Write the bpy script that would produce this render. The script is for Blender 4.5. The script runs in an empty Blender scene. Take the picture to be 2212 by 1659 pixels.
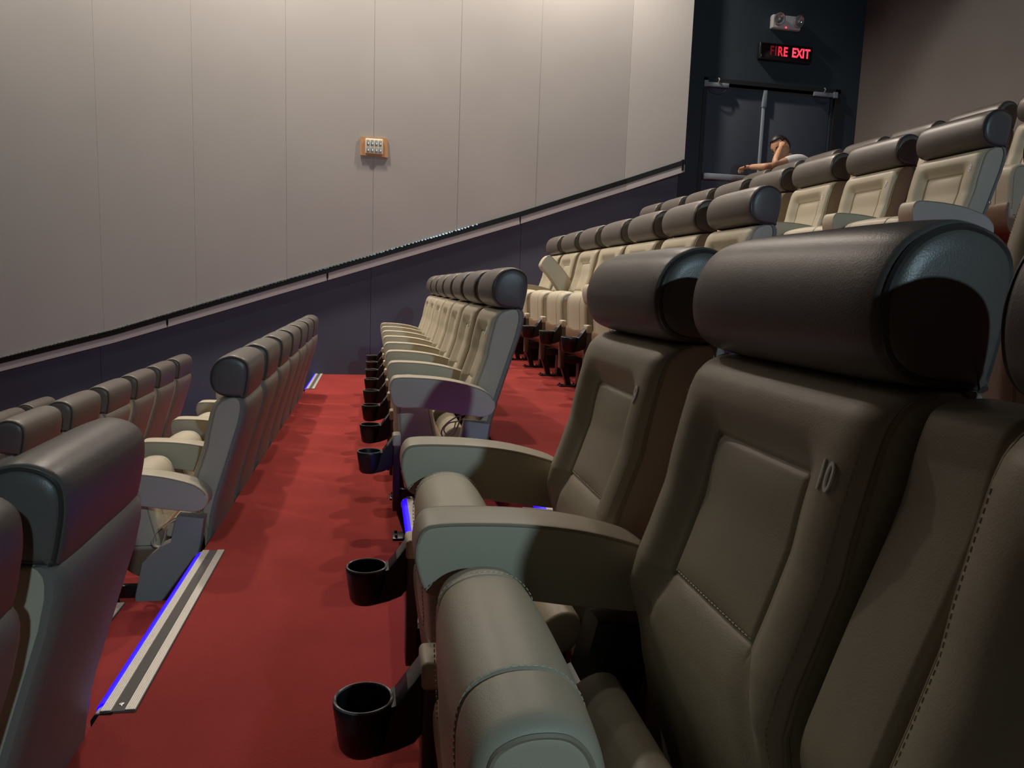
import bpy, bmesh, math, random
from mathutils import Vector, Matrix
random.seed(7)
scn = bpy.context.scene
COL = scn.collection
R = math.radians

# ------------------------------------------------------------------ camera
CAM = Vector((0.0093, -1.1943, 1.0793))
YAW, PITCH, ROLL, FPX = R(10.8316), R(-7.442), R(2.0116), 1590.17
Fv = Vector((math.sin(YAW)*math.cos(PITCH), math.cos(YAW)*math.cos(PITCH), math.sin(PITCH)))
Rv = Vector((math.cos(YAW), -math.sin(YAW), 0)); Uv = Rv.cross(Fv)
R2 = Rv*math.cos(ROLL) + Uv*math.sin(ROLL); U2 = -Rv*math.sin(ROLL) + Uv*math.cos(ROLL)
cd = bpy.data.cameras.new('camera'); cam = bpy.data.objects.new('camera', cd); COL.objects.link(cam)
cam.matrix_world = Matrix(((R2.x, U2.x, -Fv.x, CAM.x), (R2.y, U2.y, -Fv.y, CAM.y), (R2.z, U2.z, -Fv.z, CAM.z), (0, 0, 0, 1)))
cd.sensor_fit = 'HORIZONTAL'; cd.sensor_width = 36; cd.lens = FPX/2212*36; cd.clip_start = .02
scn.camera = cam

# ------------------------------------------------------------------ light and exposure
scn.view_settings.view_transform = 'Standard'; scn.view_settings.look = 'None'
scn.view_settings.gamma = 1; scn.view_settings.use_curve_mapping = False
scn.view_settings.exposure = 0.0
w = bpy.data.worlds.new('world'); scn.world = w; w.use_nodes = True
w.node_tree.nodes['Background'].inputs[0].default_value = (1.0, .86, .72, 1)
w.node_tree.nodes['Background'].inputs[1].default_value = .010

def spot(name, loc, target, power, color, size=60, blend=.6, rad=.06):
    l = bpy.data.lights.new(name, 'SPOT'); l.energy = power; l.color = color
    l.spot_size = R(size); l.spot_blend = blend; l.shadow_soft_size = rad
    o = bpy.data.objects.new(name, l); COL.objects.link(o); o.location = loc
    o.rotation_euler = (Vector(target)-Vector(loc)).to_track_quat('-Z', 'Y').to_euler()
    return o
WARM = (1.0, .86, .73); COOL = (.60, .86, 1.0)
# hard cool light high on the opposite side of the hall
spot('side_spotlight', (2.4, -8.8, 4.4), (.4, 3.0, .4), 920, COOL, 70, .5, .10)
# warm downlights in the ceiling along the far side wall
for x, e in ((-4.4, 520), (-1.2, 820), (2.05, 760)):
    spot('ceiling_downlight', (x, 6.90, 6.3), (x, 7.3, 0), e, WARM, 136, .8, .10)
# warm spotlights aimed up the seat rows
for x, y, t, e in ((-3.2, 5.6, (2.2, 4.8, 1.2), 430), (-4.6, 4.2, (1.6, 4.8, .8), 300)):
    spot('row_spotlight', (x, y, 6.3), t, e, WARM, 48, .8, .12)
# warm downlights over the seats
for x, y, e, a in ((.35, 3.0, 400, 64), (-.9, 5.2, 120, 110), (3.4, 4.6, 110, 90), (-3.4, 3.4, 90, 100)):
    spot('ceiling_downlight', (x, y, 6.4), (x, y, 0), e, WARM, a, .9, .12)
# added spot, its cone edge stands in for the back wall's shadow edge
spot('added_back_wall_spot', (2.0, -2.5, 5.4), (6.06, 2.0, 3.6), 1500, (1.0, .92, .84), 39.5, .16, .10)

# ------------------------------------------------------------------ materials
def mat(name, base, rough=.5, spec=.5, metal=0, emis=None, es=0, noise=None, bump=None, coat=0):
    m = bpy.data.materials.new(name); m.use_nodes = True
    nt = m.node_tree; b = nt.nodes['Principled BSDF']
    b.inputs['Base Color'].default_value = (*base, 1); b.inputs['Roughness'].default_value = rough
    b.inputs['Specular IOR Level'].default_value = spec; b.inputs['Metallic'].default_value = metal
    b.inputs['Coat Weight'].default_value = coat
    if emis: b.inputs['Emission Color'].default_value = (*emis, 1); b.inputs['Emission Strength'].default_value = es
    tc = None
    if noise or bump: tc = nt.nodes.new('ShaderNodeTexCoord')
    if noise:   # (scale, low factor, high factor)
        n = nt.nodes.new('ShaderNodeTexNoise'); n.inputs['Scale'].default_value = noise[0]; n.inputs['Detail'].default_value = 5
        r = nt.nodes.new('ShaderNodeValToRGB')
        r.color_ramp.elements[0].position = .3; r.color_ramp.elements[1].position = .7
        r.color_ramp.elements[0].color = (*[c*noise[1] for c in base], 1)
        r.color_ramp.elements[1].color = (*[min(1, c*noise[2]) for c in base], 1)
        nt.links.new(tc.outputs['Object'], n.inputs['Vector']); nt.links.new(n.outputs['Fac'], r.inputs[0])
        nt.links.new(r.outputs[0], b.inputs['Base Color'])
    if bump:    # (scale, strength, distance, kind)
        if bump[3] == 'V':
            t = nt.nodes.new('ShaderNodeTexVoronoi'); t.inputs['Scale'].default_value = bump[0]; out = t.outputs['Distance']
        else:
            t = nt.nodes.new('ShaderNodeTexNoise'); t.inputs['Scale'].default_value = bump[0]; t.inputs['Detail'].default_value = 3; out = t.outputs['Fac']
        nt.links.new(tc.outputs['Object'], t.inputs['Vector'])
        bp = nt.nodes.new('ShaderNodeBump'); bp.inputs['Strength'].default_value = bump[1]; bp.inputs['Distance'].default_value = bump[2]
        nt.links.new(out, bp.inputs['Height']); nt.links.new(bp.outputs[0], b.inputs['Normal'])
    return m
M_BEIGE = mat('beige_leather', (.50, .455, .345), .46, .45, noise=(3, .94, 1.05), bump=(420, .16, .0008, 'V'))
M_DARK = mat('taupe_leather', (.125, .112, .100), .38, .5, noise=(4, .9, 1.08), bump=(420, .16, .0008, 'V'))
M_PIPE = mat('beige_cord', (.33, .28, .20), .5)
M_DPIPE = mat('dark_cord', (.05, .045, .042), .35)
M_SHELL = mat('grey_beige_shell', (.21, .19, .165), .55)
M_POST = mat('grey_beige_post', (.34, .33, .30), .5)
M_BROWN = mat('shaded_stand_brown', (.085, .070, .055), .5)  # cup stand sides, their shade put into the base colour
M_PAN = mat('tan_seat_pan', (.22, .145, .09), .5)
M_BLACK = mat('black_plastic', (.012, .012, .013), .35, .5)
M_RIM = mat('grey_plastic_rim', (.12, .12, .115), .38, .5)
M_METAL = mat('steel', (.5, .5, .5), .3, .5, 1)
M_WHITE = mat('white_numeral', (.97, .97, .95), .35, emis=None)
M_CABLE = mat('cream_cable', (.52, .47, .36), .4)
M_CARPET = mat('red_carpet', (.30, .042, .037), .95, .12, noise=(2.2, .86, 1.1), bump=(260, .6, .004, 'N'))
M_UPPER = mat('upper_wall_fabric', (.44, .43, .42), .85, .15, noise=(1.2, .965, 1.03), bump=(300, .12, .002, 'N'))
M_LOWER = mat('lower_wall_fabric', (.098, .112, .142), .9, .12, noise=(1.5, .92, 1.06), bump=(300, .12, .002, 'N'))
M_DOORW = mat('charcoal_wall', (.046, .060, .072), .9, .12, noise=(2, .94, 1.05))
M_DOOR = mat('charcoal_door', (.074, .090, .118), .7, .2)
M_FRAME = mat('black_door_frame', (.014, .016, .018), .6)
M_BACK = mat('brown_grey_wall', (.19, .175, .165), .9, .12, noise=(1.5, .94, 1.05))
M_RAIL = mat('black_rail', (.010, .010, .010), .5, .25)
M_STRIP = mat('pale_trim', (.50, .49, .48), .8, .2)
M_ALU = mat('ribbed_aluminium', (.70, .67, .60), .42, .5, .25)
M_GRIP = mat('dark_grip', (.10, .092, .085), .8)
M_LED = mat('blue_led', (.0, .0, .2), .5, emis=(.012, .0, 1.0), es=2.2)
M_GREYBAR = mat('grey_blue_metal', (.27, .32, .36), .5, .4)
M_CARD = mat('cardboard', (.55, .30, .14), .8)
M_PLATE = mat('cream_plate', (.85, .80, .66), .5)
M_CELL = mat('pale_foil_cell', (.52, .54, .50), .18, .6, .3)
M_GLASS = mat('lamp_lens', (.5, .5, .52), .08, .8, .6)
M_CEIL = mat('dark_ceiling', (.03, .03, .03), .9)
M_SKIN = mat('skin', (.52, .29, .18), .5, .4, noise=(9, .93, 1.05))
M_HAIR = mat('black_hair', (.012, .010, .009), .5)
M_SHIRT = mat('pale_grey_shirt', (.55, .56, .56), .8)
M_TROUS = mat('dark_trousers', (.03, .032, .04), .8)

# ------------------------------------------------------------------ helpers
def link(name, me, m=None, parent=None, loc=None):
    o = bpy.data.objects.new(name, me); COL.objects.link(o)
    if m is not None and me is not None and len(me.materials) == 0: me.materials.append(m)
    if parent is not None: o.parent = parent
    if loc is not None: o.location = loc
    return o
def mesh(name, vs, fs, smooth=True, sharp=38):
    me = bpy.data.meshes.new(name); me.from_pydata([tuple(v) for v in vs], [], fs); me.update()
    bm = bmesh.new(); bm.from_mesh(me); bmesh.ops.recalc_face_normals(bm, faces=bm.faces); bm.to_mesh(me); bm.free()
    if smooth:
        me.polygons.foreach_set('use_smooth', [True]*len(me.polygons)); me.set_sharp_from_angle(angle=R(sharp))
    return me
def join(*parts):
    vs, fs = [], []
    for v, f in parts:
        n = len(vs); vs += v; fs += [tuple(i+n for i in q) for q in f]
    return vs, fs
def bx(x0, x1, y0, y1, z0, z1):
    return ([(x0,y0,z0),(x1,y0,z0),(x1,y1,z0),(x0,y1,z0),(x0,y0,z1),(x1,y0,z1),(x1,y1,z1),(x0,y1,z1)],
            [(0,3,2,1),(4,5,6,7),(0,1,5,4),(1,2,6,5),(2,3,7,6),(3,0,4,7)])
def bevel_box(x0, x1, y0, y1, z0, z1, r=.004, seg=2):
    me = bpy.data.meshes.new('b'); v, f = bx(x0, x1, y0, y1, z0, z1); me.from_pydata(v, [], f)
    bm = bmesh.new(); bm.from_mesh(me)
    bmesh.ops.bevel(bm, geom=bm.edges[:], offset=r, segments=seg, affect='EDGES', profile=.5)
    vs = [tuple(q.co) for q in bm.verts]; bm.verts.index_update(); fs = [tuple(q.index for q in p.verts) for p in bm.faces]
    bm.free(); bpy.data.meshes.remove(me); return vs, fs
def catmull(pts, n, closed=True):
    out = []; L = len(pts)
    segs = L if closed else L-1
    for i in range(segs):
        P = [Vector(pts[(i+k-1) % L] if closed else pts[min(max(i+k-1, 0), L-1)]) for k in range(4)]
        for s in range(n):
            t = s/n
            out.append(.5*((2*P[1]) + (P[2]-P[0])*t + (2*P[0]-5*P[1]+4*P[2]-P[3])*t*t + (3*P[1]-P[0]-3*P[2]+P[3])*t**3))
    if not closed: out.append(Vector(pts[-1]))
    return out
def inset_loop(loop, d):
    n = len(loop); area = sum(loop[i][0]*loop[(i+1)%n][1]-loop[(i+1)%n][0]*loop[i][1] for i in range(n))
    s = 1 if area > 0 else -1
    out = []
    for i in range(n):
        t = (loop[(i+1)%n]-loop[i-1]); t.normalize()
        out.append(loop[i] + Vector((-t[1], t[0]))*s*d)
    return out
def extrude(profile, stations, cap=True):
    """profile: XZ loop; stations: list of (y, inset)"""
    vs, fs = [], []; n = len(profile)
    for y, d in stations:
        for q in inset_loop(profile, d): vs.append((q[0], y, q[1]))
    for s in range(len(stations)-1):
        a, b = s*n, (s+1)*n
        for i in range(n): fs.append((a+i, a+(i+1)%n, b+(i+1)%n, b+i))
    if cap:
        fs.append(tuple(range(n-1, -1, -1))); fs.append(tuple(range((len(stations)-1)*n, len(stations)*n)))
    return vs, fs
def rounded_stations(y0, y1, r, seg=4, crown=0, power=4, dome=0, mid=8):
    st = []
    for i in range(seg+1):
        a = i/seg*math.pi/2; st.append((y0+r*(1-math.cos(a)), r*(1-math.sin(a))))
    for i in range(1, mid):
        st.append((y0+r+(y1-y0-2*r)*i/mid, 0))
    for i in range(seg, -1, -1):
        a = i/seg*math.pi/2; st.append((y1-r*(1-math.cos(a)), r*(1-math.sin(a))))
    if crown:
        c, h = (y0+y1)/2, (y1-y0)/2
        st = [(y, d+crown*abs((y-c)/h)**power) for y, d in st]
    e0, e1 = st[0][1], st[-1][1]
    st = [(y0-dome*.0, e0)]+st[1:]
    return st
def tube(pts, r, n=6, closed=False):
    pts = [Vector(p) for p in pts]; vs, fs = [], []; L = len(pts)
    up = Vector((.13, .91, .39))
    for i, p in enumerate(pts):
        t = (pts[(i+1) % L]-pts[i-1]) if closed else (pts[min(i+1, L-1)]-pts[max(i-1, 0)])
        t.normalize(); a = t.cross(up)
        if a.length < 1e-4: a = t.cross(Vector((1, 0, 0)))
        a.normalize(); b = t.cross(a)
        for k in range(n):
            th = 2*math.pi*k/n; vs.append(tuple(p + (a*math.cos(th)+b*math.sin(th))*r))
    for i in range(L if closed else L-1):
        a, b = i*n, ((i+1) % L)*n
        for k in range(n): fs.append((a+k, a+(k+1)%n, b+(k+1)%n, b+k))
    if not closed: fs += [tuple(range(n-1, -1, -1)), tuple(range((L-1)*n, L*n))]
    return vs, fs
def dashes(pts, step, ln, r):
    """short stitches laid along a polyline"""
    P = [Vector(p) for p in pts]; parts = []; acc = 0
    for a, b in zip(P[:-1], P[1:]):
        d = (b-a).length; t = -acc
        while t + step <= d:
            t += step
            if t < 0: continue
            c = a+(b-a)*(t/d); u = (b-a).normalized()
            parts.append(tube([c-u*ln/2, c, c+u*ln/2], r, 4))
        acc = d-t if t > 0 else acc+d
    return join(*parts)
def revolve(prof, n=28, cx=0, cy=0):
    vs, fs = [], []; L = len(prof)
    for k in range(n):
        th = 2*math.pi*k/n
        for r, z in prof: vs.append((cx+r*math.cos(th), cy+r*math.sin(th), z))
    for k in range(n):
        for i in range(L-1):
            a, b = k*L+i, ((k+1) % n)*L+i; fs.append((a, a+1, b+1, b))
    return vs, fs
def tag(o, label=None, cat=None, group=None, kind=None):
    for k, v in (('label', label), ('category', cat), ('group', group), ('kind', kind)):
        if v: o[k] = v
    return o
def empty(name, loc, label, cat, group=None):
    o = bpy.data.objects.new(name, None); COL.objects.link(o); o.location = loc; o.empty_display_size = .1
    return tag(o, label, cat, group)

# ------------------------------------------------------------------ layout constants
PW = .60                      # seat pitch
D, H = 1.1696, .4064          # row depth and rise
WY = 7.629                    # face of the far side wall
EDGE = -.645                  # front edge of a tier, measured from the row's cup holders
AISLE = 1.2909
BACKX = 6.06
FLOORTOP = 4*H+.03                # cross aisle behind the last row
LIFT = {1: .012, 2: .028, 3: .030, 4: .030}
def rowz(r): return r*H+LIFT.get(r, 0)
def plane(k): return k*PW if k < 2 else PW+AISLE+PW*(k-2)

# ------------------------------------------------------------------ floor tiers
def tier(r, last=False):
    x0 = r*D+EDGE; x1 = BACKX+.1 if last else (r+1)*D+EDGE
    z = rowz(r)
    o = link('floor', mesh('floor', *bx(x0, x1, -3.2, WY, z-H-.02, z), smooth=False), M_CARPET)
    tag(o, kind='structure')
    if not last:                                   # half step in the aisles
        for y0, y1 in ((.64 if r >= 0 else .73, 1.80), (6.33 if r < 2 else 6.76, WY)):
            if r in (-3,) and y0 < 1: continue
            s = link('stair_step', mesh('stair_step', *bx(r*D+.15, x1, y0, y1, z-.01, z+H/2), smooth=False), M_CARPET, o)
for r in range(-5, 4): tier(r)
tier(4, True)

# ------------------------------------------------------------------ far side wall
RAIL = [(-8.0, -1.02), (-3.958, .124), (-2.789, .465), (-1.063, 1.045), (-.509, 1.228), (1.715, 1.972), (3.01, 2.434), (3.69, 2.680)]
def rz(x):
    for (xa, za), (xb, zb) in zip(RAIL[:-1], RAIL[1:]):
        if x <= xb: return za+(zb-za)*(x-xa)/(xb-xa)
    return RAIL[-1][1]
wall = link('wall_left', mesh('wall_left', *bx(-9.5, 3.99-.03, WY, WY+.12, -2.6, 7.0), smooth=False), M_LOWER)
tag(wall, kind='structure')
# lower dark cladding boards
for x0, x1 in ((-8.2, -5.2), (-5.2, -2.95), (-2.95, -.02), (-.02, 1.74), (1.74, 3.69)):
    n = 6; vs, fs = [], []
    for i in range(n+1):
        x = x0+.002+(x1-x0-.004)*i/n; zt = rz(x)-.13
        vs += [(x, WY-.012, -2.2), (x, WY-.012, zt), (x, WY+.01, zt), (x, WY+.01, -2.2)]
    for i in range(n):
        a = 4*i; fs += [(a, a+4, a+5, a+1), (a+1, a+5, a+6, a+2), (a+2, a+6, a+7, a+3)]
    fs += [(0, 1, 2, 3), (4*n, 4*n+3, 4*n+2, 4*n+1)]
    link('dark_wall_panel', mesh('dark_wall_panel', vs, fs, smooth=False), M_LOWER, wall)
# upper pale panels with open joints
def upanel(x0, x1, ya, yb, t=.0):
    n = 4; vs, fs = [], []
    for i in range(n+1):
        f = i/n; x = x0+(x1-x0)*f; y = ya+(yb-ya)*f; z = rz(x)-.02
        vs += [(x, y, z), (x, y, 7.0), (x, WY+.02, 7.0), (x, WY+.02, z)]
    for i in range(n):
        a = 4*i; fs += [(a, a+4, a+5, a+1), (a+1, a+5, a+6, a+2), (a+3, a+2, a+6, a+7), (a, a+3, a+7, a+4)]
    fs += [(0, 1, 2, 3), (4*n, 4*n+3, 4*n+2, 4*n+1)]
    return link('wall_panel', mesh('wall_panel', vs, fs, smooth=False), M_UPPER, wall)
seams = [-8.66, -7.70, -6.74, -5.78, -4.81, -3.85, -2.892, -1.929, -.958, -.004, .962, 1.893, 2.985]
for a, b in zip(seams[:-1], seams[1:]):
    j = random.uniform(-.002, .002); jj = random.uniform(-.002, .002)
    upanel(a+.0008, b-.0008, WY-.05-jj, WY-.05+jj)
upanel(2.987, 3.69, WY-.055, WY-.17)
# handrail-like black ledge and the pale strip beneath
def ribbon(name, pts, y0f, y1, zt, zb, m, x0=-8, x1=3.69, par=wall):
    xs = [x0]+[p[0] for p in pts if x0 < p[0] < x1]+[x1]; vs, fs = [], []
    for x in xs:
        y0 = y0f(x); z = rz(x); vs += [(x, y0, z+zt), (x, y1, z+zt), (x, y1, z+zb), (x, y0, z+zb)]
    for i in range(len(xs)-1):
        a = 4*i; fs += [(a, a+1, a+5, a+4), (a+1, a+2, a+6, a+5), (a+2, a+3, a+7, a+6), (a+3, a, a+4, a+7)]
    n = 4*(len(xs)-1); fs += [(0, 3, 2, 1), (n, n+1, n+2, n+3)]
    o = link(name, mesh(name, vs, fs, smooth=False), m); 
    if par: o.parent = par
    return o
yf = lambda x: WY-.070 if x < 2.98 else WY-.070-.125*(x-2.98)/.71
trim = ribbon('trim_1', RAIL, yf, WY-.02, .006, -.055, M_RAIL, x0=-8, x1=3.67, par=None); tag(trim, kind='structure')
yf2 = lambda x: yf(x)+.005
cuts = [-8, -6.3, -4.1, -2.237, -.509, 1.717, 3.70]
for a, b in zip(cuts[:-1], cuts[1:]):
    ribbon('rail_strip', RAIL, yf2, WY-.02, -.055, -.138, M_STRIP, a+.006, b-.006, trim)
for c in cuts[1:-1]:
    z = rz(c)
    link('joint_clip', mesh('joint_clip', *bx(c-.011, c+.011, yf(c)+.005, WY-.02, z-.115, z-.04), smooth=False), M_RAIL, trim)
link('rail_end', mesh('rail_end', *bx(3.655, 3.678, yf(3.69)-.004, WY-.02, rz(3.68)-.12, rz(3.68)+.006), smooth=False), M_RAIL, trim)
# steel bits put in as glints along the ledge's ribbed top edge
parts = []
x = -3.9
while x < 1.2:
    z = rz(x)+.008; y = yf(x)+.004
    parts.append(bx(x, x+random.uniform(.012, .03), y-.006, y+.012, z-.008, z+random.uniform(.004, .008))); x += random.uniform(.028, .05)
rb = link('ledge_rib_glints', mesh('ledge_rib_glints', *join(*parts), smooth=False), M_METAL, trim); tag(rb, kind='stuff')

# ------------------------------------------------------------------ exit wall with the double door
DX0, DX1, DTOP = 3.975, 5.745, 3.655
ew = link('wall_exit', mesh('wall_exit', *join(
    bx(3.96, DX0, WY, WY+.12, 1.2, 7.0), bx(DX1, BACKX+.1, WY, WY+.12, 1.2, 7.0), bx(DX0, DX1, WY, WY+.12, DTOP, 7.0),
    bx(3.69, 3.96, WY-.012, WY+.02, 1.2, 7.0)), smooth=False), M_DOORW)
tag(ew, kind='structure')
door = link('door_1', mesh('door_1', *join(bx(DX0-.03, DX0+.02, WY-.02, WY+.10, FLOORTOP, DTOP+.05), bx(DX1-.02, DX1+.05, WY-.02, WY+.10, FLOORTOP, DTOP+.05),
    bx(DX0-.03, DX1+.05, WY-.02, WY+.10, DTOP, DTOP+.05)), smooth=False), M_FRAME)
tag(door, kind='structure')
for x0, x1 in ((DX0+.022, 4.752), (4.792, DX1-.06)):
    lf = link('door_leaf', mesh('door_leaf', *bevel_box(x0, x1, WY+.025, WY+.07, FLOORTOP+.01, DTOP-.045, .004)), M_DOOR, door)
    link('push_bar', mesh('push_bar', *join(bevel_box(x0+.01, x1-.01, WY-.055, WY-.015, 2.50, 2.572, .012), bx(x0+.02, x0+.07, WY-.02, WY+.026, 2.50, 2.57), bx(x1-.07, x1-.02, WY-.02, WY+.026, 2.50, 2.57))), M_GREYBAR, lf)
link('door_leaf', mesh('side_panel', *bevel_box(DX1-.055, DX1-.022, WY+.015, WY+.06, FLOORTOP+.01, DTOP-.03, .003)), M_DOORW, door)
link('astragal', mesh('astragal', *join(bevel_box(4.755, 4.789, WY+.0, WY+.05, FLOORTOP+.01, 3.42, .004), bevel_box(4.748, 4.80, WY-.01, WY+.05, 3.42, DTOP-.03, .005))), M_GREYBAR, door)
for cx, s in ((4.13, 1), (5.56, -1)):
    c = link('door_closer', mesh('door_closer', *join(bevel_box(cx-.14, cx+.14, WY-.035, WY+.0, DTOP-.052, DTOP-.002, .006), bx(cx-.16*s-.03, cx-.16*s+.02, WY-.05, WY, DTOP-.06, DTOP+.01),
        tube([(cx, WY-.03, DTOP-.005), (cx, WY-.055, DTOP+.025), (cx, WY-.03, DTOP+.05)], .008))), M_GREYBAR, door)
    link('closer_wire', mesh('closer_wire', *tube(catmull([(cx-.12, WY-.02, DTOP-.05), (cx-.06, WY-.03, DTOP-.11), (cx+.06, WY-.03, DTOP-.12), (cx+.13, WY-.02, DTOP-.05)], 5, False), .004, 5)), M_FRAME, c)

# back wall and ceiling
bw = link('wall_back', mesh('wall_back', *bx(BACKX, BACKX+.12, -3.2, WY+.1, 1.2, 7.0), smooth=False), M_BACK); tag(bw, kind='structure')
ce = link('ceiling', mesh('ceiling', *bx(-9.5, BACKX+.1, -3.2, WY+.1, 6.6, 6.7), smooth=False), M_CEIL); tag(ce, kind='structure')

# ------------------------------------------------------------------ text helper
def text_mesh(s, size, depth=.001, bold=0, sx=1):
    cu = bpy.data.curves.new('t', 'FONT'); cu.body = s; cu.size = size; cu.extrude = depth; cu.align_x = 'CENTER'; cu.align_y = 'CENTER'; cu.offset = bold
    cu.resolution_u = 4
    o = bpy.data.objects.new('t', cu); COL.objects.link(o)
    dg = bpy.context.evaluated_depsgraph_get(); me = bpy.data.meshes.new_from_object(o.evaluated_get(dg))
    bpy.data.objects.remove(o); 
    for v in me.vertices: v.co.x *= sx
    me.materials.clear(); return me

# ------------------------------------------------------------------ cinema seat
FRONT = [(.22,.480),(.30,.477),(.40,.472),(.46,.462),(.52,.447),(.57,.432),(.61,.425),(.66,.436),(.71,.454),(.78,.477),(.83,.485),(.88,.496),(.93,.508),(.955,.518),(.972,.534),(.982,.556),(.986,.585)]
REAR = [(.22,.500),(.36,.505),(.48,.520),(.575,.544),(.712,.586),(.80,.613),(.874,.636),(.93,.648),(.96,.650),(.98,.645),(.986,.632)]
def itp(tab, z):
    if z <= tab[0][0]: return tab[0][1]
    for (a, xa), (b, xb) in zip(tab[:-1], tab[1:]):
        if z <= b: return xa+(xb-xa)*(z-a)/(b-a)
    return tab[-1][1]
def sm(a, b, x):
    t = max(0, min(1, (x-a)/(b-a))); return t*t*(3-2*t)
Y0, Y1, YC = .072, .528, .30
def half(z):                       # half width of the sewn centre panel
    return .118 if z > .655 else .118+(.655-z)*.62
def relief(y, z):
    """how far the cover stands back (+) from the profile"""
    a = abs(y-YC); h = half(z); d = 0
    inside = 1-sm(h-.004, h+.062, a)
    if z > .658:                   # sunk centre panel with a padded roll above
        d += .029*inside*(1-sm(.874, .935, z))
        if z < .872: d -= .005*(1-min(1, a/h)**2)*sm(.658, .69, z)*(1-sm(.84, .872, z))
    else:                          # lower pad swells out of the panel
        d += .029*inside*sm(.50, .655, z)-.007*(1-sm(h-.04, h, a))*sm(.36, .60, z)*(1-sm(.63, .658, z))
    if .24 < z < .872: d += .0045*math.exp(-((a-h)/.003)**2)          # sewn seams
    if a < h+.002: d += .0055*math.exp(-((z-.872)/.0045)**2)+.006*math.exp(-((z-.658)/.004)**2)
    e = (YC-Y0)-a                  # distance to the side piping
    if e < .045: d += .024*(1-math.sqrt(max(0, 1-(1-e/.045)**2)))
    return d
def surf(y, z, lift=0): return (itp(FRONT, z)+relief(y, z)-lift, y, z)
def build_backrest():
    zs = [.22+i*.012 for i in range(36)]+[.652+.0028*i for i in range(5)]+[.668+.012*i for i in range(16)]+[.860+.003*i for i in range(9)]+[.892+.01*i for i in range(5)]+[.945, .952, .958, .964, .969, .974, .978, .981, .984, .986]
    ys = sorted(set([round(YC+sg*v, 4) for sg in (-1, 1) for v in [0, .03, .06, .085, .10, .108, .1125, .1155, .118, .1205, .1235, .128, .134, .142, .15, .158, .166, .174, .182, .189, .196, .202, .208, .213, .218, .222, .225, .2270, .228]]))
    vs, fs = [], []; n = len(ys)+4
    for z in zs:
        for y in ys: vs.append((itp(FRONT, z)+relief(y, z), y, z))
        xr = itp(REAR, z); xs = itp(FRONT, z)+.024
        m = (xs+xr)/2
        vs += [(m, Y1+.003, z), (xr-.012, Y1, z), (xr-.012, Y0, z), (m, Y0-.003, z)]
    for i in range(len(zs)-1):
        for k in range(n): a = i*n; fs.append((a+k, a+(k+1)%n, a+n+(k+1)%n, a+n+k))
    fs += [tuple(range(n-1, -1, -1)), tuple(range((len(zs)-1)*n, len(zs)*n))]
    return mesh('backrest', vs, fs, sharp=50)
def build_back_shell():
    zs = [.20, .28, .36, .48, .575, .65, .712, .80, .874, .93, .955, .97, .982, .988]
    vs, fs = [], []; ys = [Y0-.006, Y0+.004, Y0+.03, YC, Y1-.03, Y1-.004, Y1+.006]
    off = [-.002, .007, .013, .017, .013, .007, -.002]
    for z in zs:
        x = itp(REAR, z)
        for y, d in zip(ys, off): vs.append((x+d, y, z))
        for y in reversed(ys): vs.append((x-.016, y, z))
    n = 14
    for i in range(len(zs)-1):
        for k in range(n): a = i*n; fs.append((a+k, a+(k+1)%n, a+n+(k+1)%n, a+n+k))
    fs += [tuple(range(n-1, -1, -1)), tuple(range((len(zs)-1)*n, len(zs)*n))]
    return mesh('back_shell', vs, fs, sharp=45)
HR = catmull([(.652,.9815),(.657,.990),(.666,1.03),(.674,1.085),(.670,1.130),(.645,1.157),(.605,1.169),(.568,1.163),(.536,1.143),(.515,1.110),(.507,1.070),(.513,1.032),(.530,1.006),(.560,.990),(.605,.984),(.640,.980),(.650,.980)], 4)
def build_headrest():
    st = rounded_stations(Y0+.002, Y1-.002, .012, 5, crown=.005, power=5, mid=16)
    return mesh('headrest', *extrude(HR, st), sharp=60)
def build_hr_cap(side):
    y = Y0+.002 if side == 0 else Y1-.002; o = -1 if side == 0 else 1
    base = inset_loop(HR, .0125); c = sum((Vector(q) for q in base), Vector((0, 0)))/len(base)
    vs, fs = [], []; n = len(base)
    for sc, dy in ((1.0, -.006), (.985, .001), (.93, .005), (.75, .008), (.4, .010), (.1, .0105)):
        for q in base: p = c+(Vector(q)-c)*sc; vs.append((p[0], y+o*dy, p[1]))
    for i in range(5):
        for k in range(n): fs.append((i*n+k, i*n+(k+1)%n, (i+1)*n+(k+1)%n, (i+1)*n+k))
    fs.append(tuple(range(5*n, 6*n)))
    return mesh('headrest_end', vs, fs, sharp=60)
def build_hr_piping(y):
    lp = inset_loop(HR, .0125); return mesh('piping', *tube([(q[0], y, q[1]) for q in lp], .0046, 6, True))
def build_back_piping():
    parts = []
    for y, s in ((Y0, -1), (Y1, 1)):
        pts = [(itp(FRONT, z)+.024, y+s*.002, z) for z in [.24+i*.012 for i in range(58)] if z < .93]
        pts += [(itp(FRONT, z)+.024, y+s*.002, z) for z in (.935, .95, .96, .968, .974, .979, .983)]
        parts.append(tube(pts, .0036, 6))
    return [mesh('piping', *p) for p in parts]
def build_back_stitch():
    parts = []
    for s in (-1, 1):
        parts.append(dashes([surf(YC+s*(half(z)+.001), z, .0006) for z in [.28+.01*i for i in range(59)]], .0085, .0052, .0009))
        parts.append(dashes([surf(YC+s*(YC-Y0-.012), z, .0004) for z in [.28+.01*i for i in range(66)]], .0085, .0052, .0009))
    for zz in (.6635,):
        parts.append(dashes([surf(y, zz, .0006) for y in [YC-.118+.004*i for i in range(60)]], .0085, .0052, .0009))
    me = mesh('stitching', *join(*parts), smooth=False); return me
ARM_PIV = (.497, .585)
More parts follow.
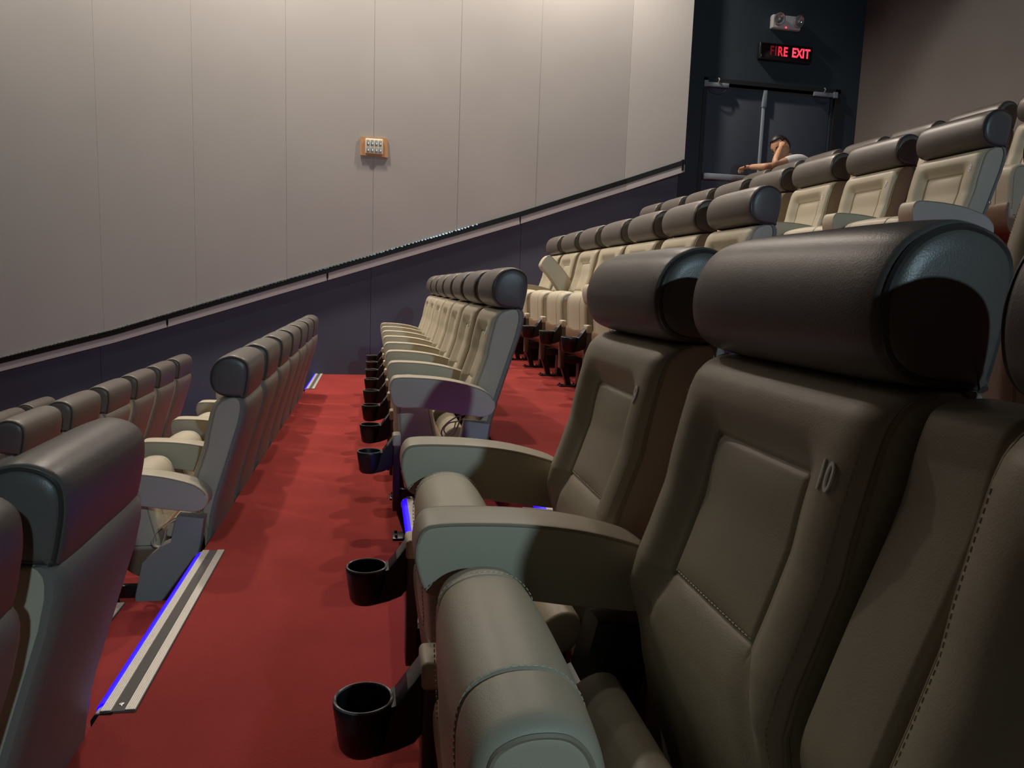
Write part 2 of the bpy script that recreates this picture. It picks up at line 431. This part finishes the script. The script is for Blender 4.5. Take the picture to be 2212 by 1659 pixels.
ARMP = [(.082,.625),(.080,.660),(.090,.688),(.115,.698),(.19,.698),(.27,.693),(.35,.682),(.42,.665),(.475,.645),(.512,.612),(.522,.575),(.505,.545),(.468,.532),(.41,.538),(.34,.548),(.27,.560),(.20,.570),(.14,.570),(.100,.580)]
AL = [q-Vector(ARM_PIV) for q in catmull(ARMP, 4)]
def build_arm():
    return mesh('armrest', *extrude(AL, rounded_stations(-.050, .050, .007, 4, mid=3)), sharp=60)
def build_arm_piping():
    parts = []
    top = [q for q in AL[4:40]]
    ins = inset_loop(AL, .0035)[5:38]
    for y in (-.0475, .0475): parts.append(tube([(q[0], y, q[1]) for q in ins], .0034, 6))
    return [mesh('piping', *p) for p in parts]
SEAT = [(.118,.335),(.110,.44),(.104,.53),(.104,.590),(.118,.628),(.150,.648),(.190,.652),(.226,.642),(.254,.612),(.270,.56),(.284,.49),(.300,.42),(.312,.36),(.300,.325),(.24,.315),(.17,.318)]
SL = catmull(SEAT, 4)
SY0, SY1 = .078, .522
def build_seat():
    ys = sorted([SY0+(SY1-SY0)*(.5-.5*math.cos(math.pi*i/44)) for i in range(45)]+[c+o for c in (SY0+.100, SY1-.062) for o in (-.006, -.004, -.002, 0, .002, .004, .006)])
    st = []
    for y in ys:
        t = (y-SY0)/(SY1-SY0); e = min(t, 1-t)*(SY1-SY0); d = 0
        if e < .026: d += .024*(1-math.sqrt(max(0, 1-(1-e/.026)**2)))
        d += .010*(abs(t-.5)*2)**2.4
        for c in (SY0+.100, SY1-.062): d += .0028*math.exp(-((y-c)/.0028)**2)
        st.append((y, d))
    return mesh('seat_cushion', *extrude(SL, st), sharp=55)
def build_seat_piping():
    lp = inset_loop(SL, .024); parts = []
    for y in (SY0+.004, SY1-.004): parts.append(tube([(q[0], y, q[1]) for q in lp[2:48]], .0040, 6))
    return [mesh('piping', *p) for p in parts]
def build_seat_stitch():
    parts = []
    for y in (SY0+.100, SY1-.062):
        l2 = inset_loop(SL, .0020); parts.append(dashes([(q[0], y+.005, q[1]) for q in l2[2:44]], .0085, .0052, .0009))
    return mesh('stitching', *join(*parts), smooth=False)
def build_pan():
    pr = catmull([(.112,.415),(.112,.36),(.128,.295),(.165,.240),(.215,.210),(.265,.205),(.305,.225),(.322,.28),(.322,.36),(.315,.415),(.29,.42),(.20,.36),(.135,.42)], 3)
    return mesh('seat_pan', *extrude(pr, rounded_stations(SY0+.012, SY1-.012, .006, 3, mid=2)), sharp=50)
def build_flap():
    pr = catmull([(.315,.405),(.335,.440),(.372,.462),(.405,.455),(.412,.42),(.395,.385),(.35,.375),(.32,.38)], 3)
    return mesh('seat_flap', *extrude(pr, rounded_stations(SY0+.03, SY1-.03, .008, 3, mid=3)), sharp=60)
def build_post():
    pr = [Vector(p) for p in ((.398,.512),(.502,.500),(.486,.395),(.462,.29),(.44,.15),(.432,.0),(.228,.0),(.232,.18),(.262,.318),(.335,.385),(.372,.402))]
    return mesh('armrest_post', *extrude(pr, [(-.036, .004), (-.034, 0), (.034, 0), (.036, .004)]), sharp=30)
def build_stand():
    v = bevel_box(.098, .127, -.038, .038, .125, .430, .005, 3)
    return mesh('cup_stand', *v, sharp=40)
def build_stand_cap():
    return mesh('stand_cap', *bevel_box(.094, .130, -.041, .041, .405, .455, .010, 4), sharp=40)  # stand top in plain beige, apart from the body coloured as shaded
def build_leg():
    pr = [Vector(p) for p in ((.100,.16),(.150,.16),(.185,.012),(.150,.012))]
    parts = [extrude(pr, [(-.022, .003), (-.018, 0), (.018, 0), (.022, .003)]), bevel_box(.10, .235, -.045, .045, 0, .010, .003),
             bevel_box(.12, .36, -.014, .014, .16, .215, .004)]
    for x, y in ((.115, -.03), (.115, .03), (.215, -.03), (.215, .03)): parts.append(revolve([(0, .020), (.006, .020), (.006, .009)], 8, x, y))
    return mesh('leg', *join(*parts), sharp=35)
def build_beam():
    return mesh('cross_beam', *join(bevel_box(.355, .395, .05, .56, .23, .29, .006)), sharp=35)
def build_cup():
    zt = .378
    prof = [(.0, .287), (.026, .286), (.035, .289), (.041, .298), (.0505, .366), (.0515, .374), (.050, zt), (.0455, zt), (.0445, .370), (.037, .303), (.0, .300)]
    body = revolve(prof, 36)
    web = extrude([Vector(p) for p in ((.046,.370),(.098,.438),(.098,.325),(.085,.309),(.055,.297),(.02,.289),(.03,.31))], [(-.033, .003), (-.030, 0), (.030, 0), (.033, .003)])
    return mesh('cup_holder', *join(body, web), sharp=35)
def build_cup_rim():
    ring = tube([(.048*math.cos(a), .048*math.sin(a), .3785) for a in [2*math.pi*i/36 for i in range(36)]], .0028, 6, True)
    plate = extrude([Vector(p) for p in ((.046,.3765),(.056,.381),(.099,.4425),(.099,.4365),(.058,.376))], [(-.031, .001), (-.029, 0), (.029, 0), (.031, .001)])
    return mesh('cup_rim', *join(ring, plate), sharp=35)
def build_clip():
    return mesh('side_clip', *tube([(.588+.004*math.cos(a), Y0-.005, .725+.010*math.sin(a)) for a in [2*math.pi*i/12 for i in range(12)]], .0014, 5, True))
ME = dict(backrest=build_backrest(), back_shell=build_back_shell(), headrest=build_headrest(), headrest_end=build_hr_cap(0), headrest_end1=build_hr_cap(1), hr_pipe=build_hr_piping(Y0+.003), hr_pipe1=build_hr_piping(Y1-.003), seat_stitch=build_seat_stitch(),
          bk_pipe=build_back_piping(), stitch=build_back_stitch(), arm=build_arm(), arm_pipe=build_arm_piping(), seat=build_seat(), seat_pipe=build_seat_piping(),
          pan=build_pan(), flap=build_flap(), post=build_post(), stand=build_stand(), stand_cap=build_stand_cap(), leg=build_leg(), beam=build_beam(), cup=build_cup(), rim=build_cup_rim(), clip=build_clip())
for k in ('bk_pipe', 'arm_pipe', 'seat_pipe'): ME[k], ME[k+'1'] = ME[k]
for k, m in dict(bk_pipe1=M_PIPE, arm_pipe1=M_PIPE, seat_pipe1=M_PIPE, headrest_end1=M_DARK, hr_pipe1=M_DPIPE, seat_stitch=M_CABLE, backrest=M_BEIGE, back_shell=M_SHELL, headrest=M_DARK, headrest_end=M_DARK, hr_pipe=M_DPIPE, bk_pipe=M_PIPE, stitch=M_CABLE, arm=M_BEIGE, arm_pipe=M_PIPE,
                 seat=M_BEIGE, seat_pipe=M_PIPE, pan=M_PAN, flap=M_BEIGE, post=M_POST, stand=M_BROWN, stand_cap=M_BEIGE, leg=M_BLACK, beam=M_BLACK, cup=M_BLACK, rim=M_RIM, clip=M_METAL).items():
    ME[k].materials.append(m)
NUMS = {}
def numeral(n):
    if n not in NUMS:
        me = text_mesh(str(n), .050, .0010, .0002, .56); me.materials.append(M_WHITE)
        NUMS[n] = me
    return NUMS[n]
ME['post_in'] = ME['post'].copy(); ME['post_in'].materials[0] = M_BLACK
def arm_set(root, y, angle=0, end=False):
    a = link('armrest', ME['arm'], None, root, (ARM_PIV[0], y, ARM_PIV[1])); a.rotation_euler = (0, R(angle), 0)
    link('piping', ME['arm_pipe'], None, a); link('piping', ME['arm_pipe1'], None, a)
    p = link('armrest_post', ME['post' if end else 'post_in'], None, root, (0, y, 0))
    s = link('cup_stand', ME['stand'], None, root, (0, y, 0)); link('stand_cap', ME['stand_cap'], None, s)
    link('leg', ME['leg'], None, root, (0, y, 0))
    c = link('cup_holder', ME['cup'], None, root, (0, y, 0)); tag(c, 'black plastic cup holder with grey rim')
    link('cup_rim', ME['rim'], None, c)
def chair(r, y, number, label, group, near_arm=False, angle=0, end=False):
    t = empty('cinema_seat', (r*D, y, rowz(r)), label, 'seat', group)
    b = link('backrest', ME['backrest'], None, t); link('piping', ME['bk_pipe'], None, b); link('piping', ME['bk_pipe1'], None, b); tag(link('stitching', ME['stitch'], None, b), kind='stuff')
    link('back_shell', ME['back_shell'], None, t)
    h = link('headrest', ME['headrest'], None, t); tag(h, 'dark taupe headrest roll')
    [link('headrest_end', ME[q], None, h) for q in ('headrest_end', 'headrest_end1')]; [link('piping', ME[q], None, h) for q in ('hr_pipe', 'hr_pipe1')]
    s = link('seat_cushion', ME['seat'], None, t); [link('piping', ME[q], None, s) for q in ('seat_pipe', 'seat_pipe1')]; tag(link('stitching', ME['seat_stitch'], None, s), kind='stuff')
    link('seat_pan', ME['pan'], None, t); link('seat_flap', ME['flap'], None, t); link('cross_beam', ME['beam'], None, t)
    if number:
        n = link('seat_number', numeral(number), None, b)
        z = .886; yy = .114
        x = itp(FRONT, z)+relief(yy, z)-.0012; slope = (itp(FRONT, z+.03)-itp(FRONT, z-.03))/.06
        up = Vector((slope, 0, 1)).normalized(); rt = Vector((0, -1, 0)); nm = rt.cross(up)
        n.matrix_local = Matrix(((rt.x, up.x, nm.x, x), (rt.y, up.y, nm.y, yy), (rt.z, up.z, nm.z, z), (0, 0, 0, 1)))
        tag(n, 'white seat number %d' % number)
    arm_set(t, PW, angle, end)
    if near_arm: arm_set(t, 0, 0, True); link('side_clip', ME['clip'], None, t)
    return t
ORD = ['first', 'second', 'third', 'fourth', 'fifth', 'sixth', 'seventh', 'eighth']
chairs = {}
G0 = 'near seats of the foreground row'
chairs[(0, -1)] = chair(0, plane(-1), 10, 'largest beige leather seat, numbered 10, tipped up, at the right', G0)
chairs[(0, 0)] = chair(0, plane(0), 9, 'beige leather seat numbered 9, just behind the big seat 10', G0, end=True)
chairs[(0, -2)] = chair(0, plane(-2), 11, 'dark cut-off seat in the bottom right corner beside a raised armrest', G0, angle=101)
def put(r, k, n, text, grp, dy=0, **kw):
    chairs[(r, k)] = chair(r, plane(k)+dy, n, text, grp, **kw)
def which(k, first, last, a, b):
    return a if k == first else b if k == last else '%s from its near end' % ORD[k-first]
for k in range(2, 9):
    put(0, k, 10-k, 'beige seat beyond the stairs in the foreground row, ' + which(k, 2, 8, 'nearest, whole side showing', 'last by the wall aisle'), 'far seats of the foreground row', near_arm=(k == 2))
for k in range(2, 9):
    lab = 'seat in the first row up, ' + which(k, 2, 8, 'nearest, its headrest end facing the camera', 'last by the far wall')
    if k == 6: lab = 'seat with a half-raised armrest, first row up, fifth from its near end'
    put(1, k, 10-k, lab, 'seats of the first row up', near_arm=(k == 2), angle={6: 43, 4: 100, 5: 100}.get(k, 0))
put(1, 0, 9, 'seat cut by the right picture edge, first row up, nearest the stairs', 'right edge seats of the first row up', end=True)
put(1, -1, 10, 'seat beyond the right picture edge, first row up, second from the stairs', 'right edge seats of the first row up')
for k in range(2, 10):
    lab = 'seat in the second row up, ' + which(k, 2, 9, 'nearest, numbered 8, grey side showing', 'last by the far wall')
    if k == 3: lab = 'seat numbered 7 in the second row up, beside the seat numbered 8'
    put(2, k, 10-k, lab, 'seats of the second row up', near_arm=(k == 2))
for k in range(3, 10):
    lab = 'seat in the topmost row, mostly hidden, %s from the right' % ORD[k-3]
    if k == 9: lab = 'last seat of the topmost row, under the hanging hand'
    if k == 8: lab = 'seat of the topmost row right in front of the leaning person'
    put(3, k, 10-k, lab, 'seats of the topmost row')
put(-1, 0, None, 'large dark headrest seat from behind, beside the blue-lit stair edge, lower left', 'near seats of the first row down', .06, end=True)
put(-1, -1, None, 'dark seat from behind, cut by the lower left corner', 'near seats of the first row down', .06)
for k in range(2, 9):
    put(-1, k, None, 'seat from behind, left of the red walkway, ' + which(k, 2, 8, 'nearest, whole side showing', 'farthest by the wall aisle'), 'far seats of the first row down', .06, near_arm=(k == 2))
for k in range(2, 8):
    put(-2, k, None, 'seat from behind in the second row down, ' + which(k, 2, 7, 'cut by the left edge', 'farthest, near the wall'), 'seats of the second row down', .776)
for k in (6, 7, 8):
    put(-3, k, None, 'headrest in the third row down at the left edge, %s' % {6: 'nearest and hidden', 7: 'middle one', 8: 'farthest one'}[k], 'seats of the third row down', .12)

# loose wires under the aisle armrests
def wires(root, pts, r, name='power_cable', m=M_CABLE):
    return link(name, mesh(name, *tube(catmull(pts, 8, False), r, 6)), m, root)
c8 = chairs[(0, 2)]
wires(c8, [(.41, .02, .535), (.36, .01, .520), (.315, .0, .488), (.300, -.005, .455), (.318, .0, .432), (.350, .01, .445), (.372, .02, .480), (.385, .03, .520)], .0035)
wires(c8, [(.42, .03, .53), (.38, .02, .505), (.335, .015, .495), (.312, .01, .470), (.325, .01, .447), (.352, .02, .462), (.365, .03, .50)], .003)
cm = chairs[(-1, 2)]
def strap(root, pts, w):
    P = catmull(pts, 6, False); vs, fs = [], []
    for q in P: vs += [(q.x, q.y-w/2, q.z), (q.x, q.y+w/2, q.z), (q.x+.004, q.y+w/2, q.z), (q.x+.004, q.y-w/2, q.z)]
    for i in range(len(P)-1):
        for k in range(4): a = 4*i; fs.append((a+k, a+(k+1)%4, a+4+(k+1)%4, a+4+k))
    fs += [(0, 1, 2, 3), (4*len(P)-1, 4*len(P)-2, 4*len(P)-3, 4*len(P)-4)]
    return link('strap', mesh('strap', vs, fs), M_CABLE, root)
strap(cm, [(.41, -.045, .515), (.365, -.045, .49), (.325, -.045, .455), (.305, -.045, .42), (.312, -.045, .395), (.335, -.045, .392), (.348, -.045, .42), (.36, -.045, .46)], .022)

# ------------------------------------------------------------------ illuminated stair nosings
def nosing(x, y0, y1, z, label, group='illuminated stair edges', led_len=None):
    t = empty('stair_nosing', (x, (y0+y1)/2, z), label, 'stair edge', group); h = (y1-y0)/2
    prof = [Vector(p) for p in ((.0,.000),(.0,.005),(.084,.005),(.084,.0))]
    link('base_strip', mesh('base_strip', *extrude(prof, [(-h, 0), (h, 0)]), smooth=False), M_GRIP, t)
    for a, b in ((.002, .026), (.058, .082)):
        parts = [bx(a+i*(b-a)/5, a+(i+.82)*(b-a)/5, -h+.001, h-.001, .004, .0078) for i in range(5)]
        link('ribbed_edge', mesh('ribbed_edge', *join(bx(a, b, -h+.001, h-.001, .003, .0062), *parts), smooth=False), M_ALU, t)
    lip = [Vector(p) for p in ((.002,.004),(-.012,-.003),(-.021,-.018),(-.020,-.030),(-.014,-.030),(-.012,-.016),(-.004,-.006))]
    link('front_lip', mesh('front_lip', *extrude(lip, [(-h, 0), (-h+.035, 0)]), smooth=False), M_ALU, t)
    link('front_lip', mesh('front_lip', *extrude(lip, [(h-.03, 0), (h, 0)]), smooth=False), M_ALU, t)
    link('led_strip', mesh('led_strip', *extrude([Vector(p) for p in ((.002,.0080),(-.009,.0060),(-.017,-.002),(-.019,-.012),(-.012,-.014),(-.002,-.004))], [(-h+.035, 0), (h-.03, 0)]), smooth=True), M_LED, t)
    link('end_cap', mesh('end_cap', *extrude([Vector(p) for p in ((.03,.006),(-.010,.001),(-.020,-.014),(-.019,-.036),(-.006,-.034),(.004,-.012),(.03,-.001))], [(-h-.006, .002), (-h-.004, 0), (-h+.002, 0)]), smooth=True), M_BLACK, t)
    link('screw', mesh('screw', *revolve([(0, .0075), (.006, .0070), (.007, .005)], 10, .042, -h+.03)), M_METAL, t)
    return t
names = {0: 'the foreground walkway', 1: 'the first tier up', 2: 'the second tier up', 3: 'the third tier up', 4: 'the top aisle', -1: 'the first tier down', -2: 'the second tier down'}
for r in range(-2, 5):
    x = r*D+EDGE
    ya = .655 if r >= 0 else .74; yb = 6.36 if r < 2 else 6.78
    nosing(x, ya, 1.782, rowz(r), 'blue-lit white stair edge between the seat blocks, on %s' % names[r])
    nosing(x, yb, WY-.01, rowz(r), 'blue-lit white stair edge by the far wall, on %s' % names[r])
    if r < 4:
        nosing(r*D+.15, ya, 1.782, rowz(r)+H/2, 'blue-lit half-step edge between the seat blocks, above %s' % names[r])
        nosing(r*D+.15, yb, WY-.01, rowz(r)+H/2, 'blue-lit half-step edge by the far wall, above %s' % names[r])

# ------------------------------------------------------------------ cardboard notice on the pale wall
n = empty('wall_notice', (0, WY-.054, 2.605), 'brown cardboard rectangle with small pale grid plate on the pale wall', 'notice')
cb = mesh('cardboard', [(-.152, -.010, .103), (.146, -.010, .107), (.160, -.012, -.106), (-.157, -.014, -.100), (-.152, 0, .103), (.146, 0, .107), (.160, 0, -.106), (-.157, 0, -.100)],
          [(0, 1, 2, 3), (7, 6, 5, 4), (0, 4, 5, 1), (1, 5, 6, 2), (2, 6, 7, 3), (3, 7, 4, 0)], smooth=False)
link('cardboard', cb, M_CARD, n)
pl = link('grid_plate', mesh('grid_plate', *bevel_box(-.095, .098, -.026, -.012, -.078, .086, .006, 3)), M_PLATE, n)
for i in range(4):
    for j in range(2):
        link('grid_cell', mesh('grid_cell', *bevel_box(-.082+i*.0455, -.082+i*.0455+.032, -.029, -.0255, -.066+j*.074, -.066+j*.074+.064, .003)), M_CELL, pl)

# ------------------------------------------------------------------ exit sign
es = empty('exit_sign', (4.975, WY, 4.066), 'black fire exit sign with glowing red letters above the double door', 'sign')
link('sign_box', mesh('sign_box', *bevel_box(-.355, .355, -.07, -.002, -.10, .10, .012, 3)), M_BLACK, es)
link('sign_face', mesh('sign_face', *bevel_box(-.335, .335, -.074, -.068, -.085, .085, .004)), mat('black_acrylic', (.006, .004, .004), .12, .6), es)
xs = -.228
for ch, e in (('F', .05), ('I', .12), ('R', .7), ('E', 1.6), (' ', 0), ('E', 2.6), ('X', 2.2), ('I', 2.6), ('T', 2.4)):
    wd = {'I': .035, ' ': .045, 'X': .075, 'R': .075}.get(ch, .066)
    if ch != ' ':
        me = text_mesh(ch, .150, .001, .0040, .76)
        me.materials.append(mat('red_glow_%d' % int(e*100), (.25, .01, .015), .4, emis=(1.0, .03, .06), es=e))
        l = link('letter', me, None, es, (xs+wd/2, -.0755, 0)); l.rotation_euler = (R(90), 0, 0)
    xs += wd*.9+.0075

# ------------------------------------------------------------------ twin head emergency lamp
em = empty('emergency_lamp', (4.95, WY, 4.425), 'white twin-head emergency lamp high above the fire exit sign', 'lamp')
link('housing', mesh('housing', *bevel_box(-.19, .19, -.075, -.002, -.088, .072, .014, 3)), mat('grey_white_plastic', (.55, .58, .58), .4), em)
for x, z in ((-.115, .018), (.135, .012)):
    hd = link('lamp_head', mesh('lamp_head', *revolve([(.0, 0), (.045, .0), (.066, .02), (.070, .048), (.062, .052), (.045, .035), (.0, .022)], 24)), M_GLASS, em, (x, -.070, z)); hd.rotation_euler = (R(90+12), 0, R(10 if x > 0 else -8))
    link('bulb', mesh('bulb', *revolve([(0, .045), (.012, .04), (.016, .028), (.010, .018), (0, .016)], 12)), M_PLATE, hd)
link('status_light', mesh('status_light', *revolve([(0, .012), (.009, .008), (.011, 0), (0, 0)], 10)), mat('red_status', (.3, 0, 0), .4, emis=(1, .05, .08), es=2), em, (-.01, -.078, -.072)).rotation_euler = (R(90), 0, 0)

# ------------------------------------------------------------------ person leaning on the topmost row
def skin_body(name, joints, edges, m, sub=2, parent=None, root=0):
    me = bpy.data.meshes.new(name); me.from_pydata([j[0] for j in joints], edges, [])
    o = bpy.data.objects.new(name, me); COL.objects.link(o)
    o.modifiers.new('s', 'SKIN'); sv = me.skin_vertices[0].data
    for i, j in enumerate(joints):
        rr = j[1]; sv[i].radius = (rr, rr) if not isinstance(rr, tuple) else rr
        sv[i].use_root = (i == root)
    s = o.modifiers.new('u', 'SUBSURF'); s.levels = sub; s.render_levels = sub
    dg = bpy.context.evaluated_depsgraph_get(); me2 = bpy.data.meshes.new_from_object(o.evaluated_get(dg))
    bpy.data.objects.remove(o); me2.polygons.foreach_set('use_smooth', [True]*len(me2.polygons)); me2.materials.clear()
    return link(name, me2, m, parent)
PX, PY, PZ = 4.92, 6.34, FLOORTOP
per = empty('person', (PX, PY, PZ), 'person in a pale shirt leaning on the top row backs, hand against head', 'person')
def L(*p): return (p[0]-PX, p[1]-PY, p[2]+.028-PZ)
pel, che, nec, hb = L(4.92, 6.34, 2.12), L(4.62, 6.36, 2.40), L(4.49, 6.41, 2.54), L(4.43, 6.43, 2.61)
shL, shR = L(4.47, 6.53, 2.48), L(4.44, 6.20, 2.50)        # far and near shoulders
elR, wrR = L(4.11, 6.11, 2.425), L(4.25, 6.235, 2.635)
elL, wrL = L(4.15, 6.33, 2.435), L(4.07, 6.545, 2.462)
hipL, hipR, knL, knR, anL, anR = L(4.9, 6.46, 2.10), L(4.9, 6.22, 2.10), L(4.50, 6.50, 2.10), L(4.50, 6.18, 2.10), L(4.56, 6.48, 1.70), L(4.56, 6.20, 1.70)
toL, toR = L(4.42, 6.50, 1.665), L(4.42, 6.16, 1.665)
J = [(pel, .13), (che, .145), (nec, .062), (hb, .058), (shL, .075), (shR, .075), (elR, .044), (wrR, .030), (elL, .044), (wrL, .029),
     (hipL, .10), (hipR, .10), (knL, .065), (knR, .065), (anL, .042), (anR, .042), (toL, .034), (toR, .034), (L(4.78, 6.35, 2.26), .125)]
body = skin_body('body', J, [(0, 18), (18, 1), (1, 2), (2, 3), (1, 4), (1, 5), (5, 6), (6, 7), (4, 8), (8, 9), (0, 10), (0, 11), (10, 12), (11, 13), (12, 14), (13, 15), (14, 16), (15, 17)], M_SKIN, 2, per)
shirt = skin_body('shirt', [(L(4.92, 6.34, 2.13), .145), (L(4.78, 6.35, 2.265), .145), (che, .160), (L(4.52, 6.39, 2.50), .085), (L(4.48, 6.53, 2.478), .090), (L(4.45, 6.20, 2.498), .090), (L(4.22, 6.14, 2.450), .060), (L(4.27, 6.40, 2.450), .060)],
                  [(0, 1), (1, 2), (2, 3), (2, 4), (2, 5), (5, 6), (4, 7)], M_SHIRT, 2, per)
skin_body('trousers', [(L(4.93, 6.34, 2.11), .140), (hipL, .11), (hipR, .11), (knL, .075), (knR, .075), (anL, .055), (anR, .055)], [(0, 1), (0, 2), (1, 3), (2, 4), (3, 5), (4, 6)], M_TROUS, 2, per)
col = [Vector(L(4.50, 6.40, 2.545))+Vector((.066*math.cos(a), .066*math.sin(a), .028*math.cos(a+.6)-.01)) for a in [2*math.pi*i/20 for i in range(20)]]
link('collar', mesh('collar', *tube(col, .011, 6, True)), M_TROUS, per)
# head: shaped ellipsoid with brow, nose, lips, eyes
bm = bmesh.new(); bmesh.ops.create_uvsphere(bm, u_segments=32, v_segments=24, radius=1)
for v in bm.verts:
    x, y, z = v.co                       # face looks along -x
    sx, sy, sz = .098, .078, .118
    if z < 0: sy *= 1-.28*(-z); sx *= 1-.10*(-z)
    X, Yy, Z = x*sx, y*sy, z*sz
    if x < 0:
        fy = math.exp(-(Yy/.014)**2)
        X -= .022*fy*math.exp(-((Z+.022)/.020)**2) + .010*fy*math.exp(-((Z+.005)/.022)**2)
        X -= .007*math.exp(-(Yy/.035)**2)*math.exp(-((Z-.022)/.010)**2)
        X -= .008*math.exp(-(Yy/.022)**2)*math.exp(-((Z+.060)/.008)**2)
        X -= .010*math.exp(-(Yy/.025)**2)*math.exp(-((Z+.096)/.016)**2)
        for s in (-1, 1): X += .010*math.exp(-((Yy-s*.031)/.014)**2)*math.exp(-((Z-.003)/.012)**2)
    v.co = (X, Yy, Z)
me = bpy.data.meshes.new('head'); bm.to_mesh(me); bm.free(); me.polygons.foreach_set('use_smooth', [True]*len(me.polygons))
hc = Vector(L(4.365, 6.45, 2.668))
head = link('head', me, M_SKIN, per, hc); head.rotation_euler = (R(-16), R(-26), R(30)); head.scale = (1.12, 1.12, 1.12)
bm = bmesh.new(); bmesh.ops.create_uvsphere(bm, u_segments=32, v_segments=20, radius=1)
kill = [v for v in bm.verts if (v.co.z < .38 and v.co.x < .05) or v.co.z < -.45 or (v.co.x < -.42 and v.co.z < .66)]
for v in bm.verts:
    sy = .081*(1-.28*max(0, -v.co.z)); v.co = (v.co.x*.103+.002, v.co.y*sy, v.co.z*.123)
bmesh.ops.delete(bm, geom=kill, context='VERTS')
me = bpy.data.meshes.new('hair'); bm.to_mesh(me); bm.free(); me.polygons.foreach_set('use_smooth', [True]*len(me.polygons))
hr = link('hair', me, M_HAIR, head); sd = hr.modifiers.new('t', 'SOLIDIFY'); sd.thickness = .008; sd.offset = 1
for s in (-1, 1):
    bm = bmesh.new(); bmesh.ops.create_uvsphere(bm, u_segments=12, v_segments=8, radius=1)
    for v in bm.verts: v.co = (v.co.x*.016+.006, v.co.y*.006+s*.078, v.co.z*.030-.005)
    me = bpy.data.meshes.new('ear'); bm.to_mesh(me); bm.free(); me.polygons.foreach_set('use_smooth', [True]*len(me.polygons)); link('ear', me, M_SKIN, head)
    bm = bmesh.new(); bmesh.ops.create_uvsphere(bm, u_segments=12, v_segments=8, radius=.0115)
    for v in bm.verts: v.co = v.co + Vector((-.083, s*.031, .003))
    me = bpy.data.meshes.new('eye'); bm.to_mesh(me); bm.free(); link('eye', me, M_HAIR, head)
    link('eyebrow', mesh('eyebrow', *tube([(-.094, s*.016, .024), (-.096, s*.030, .029), (-.088, s*.046, .024)], .0035, 5)), M_HAIR, head)
# hands with five fingers
def hand(wrist, dirv, palmn, curl, name='hand', scale=1.0, side=1):
    d = Vector(dirv).normalized(); nn = Vector(palmn); nn = (nn-d*nn.dot(d)).normalized(); sdv = d.cross(nn)*side
    W0 = Vector(wrist); W0 = W0-d*.022; J = [(tuple(W0), .026), (tuple(W0+d*.045*scale), (.034, .018)), (tuple(W0+d*.085*scale), (.036, .016))]; E = [(0, 1), (1, 2)]
    for i, (off, ln) in enumerate(((-.028, .068), (-.0095, .078), (.0095, .073), (.028, .058))):
        p = W0+d*.09*scale+sdv*off; a = 0; prev = 2; c = d.copy()
        for sgm in range(3):
            a += curl; c = d*math.cos(a)+nn*math.sin(a); p = p+c*ln*scale*(.42, .32, .26)[sgm]
            J.append((tuple(p), .0088-.0009*sgm)); E.append((prev, len(J)-1)); prev = len(J)-1
    p = W0+d*.03*scale-sdv*.03; prev = 1
    for sgm, (f, g) in enumerate(((.9, .5), (1.0, .25), (1, .1))):
        p = p+(d*f-sdv*g*.8+nn*.25).normalized()*.028*scale; J.append((tuple(p), .0105-.001*sgm)); E.append((prev, len(J)-1)); prev = len(J)-1
    return skin_body(name, J, E, M_SKIN, 2, per)
hand(wrL, (-.22, .62, .02), (-.1, -.1, -1), .50, side=-1, scale=1.15)
hand(wrR, (.42, .45, .62), (.3, .9, -.3), .40)
# stool that carries the person
stl = empty('stool', (4.94, 6.34, PZ), 'plain dark stool under the leaning person behind the top row', 'stool')
link('stool_seat', mesh('stool_seat', *revolve([(0, .34), (.16, .34), (.175, .325), (.175, .305), (.16, .295), (0, .295)], 28)), M_BLACK, stl)
for a in range(4):
    th = math.pi/4+a*math.pi/2; link('leg', mesh('leg', *tube([(.10*math.cos(th), .10*math.sin(th), .30), (.16*math.cos(th), .16*math.sin(th), 0)], .013, 8)), M_BLACK, stl)
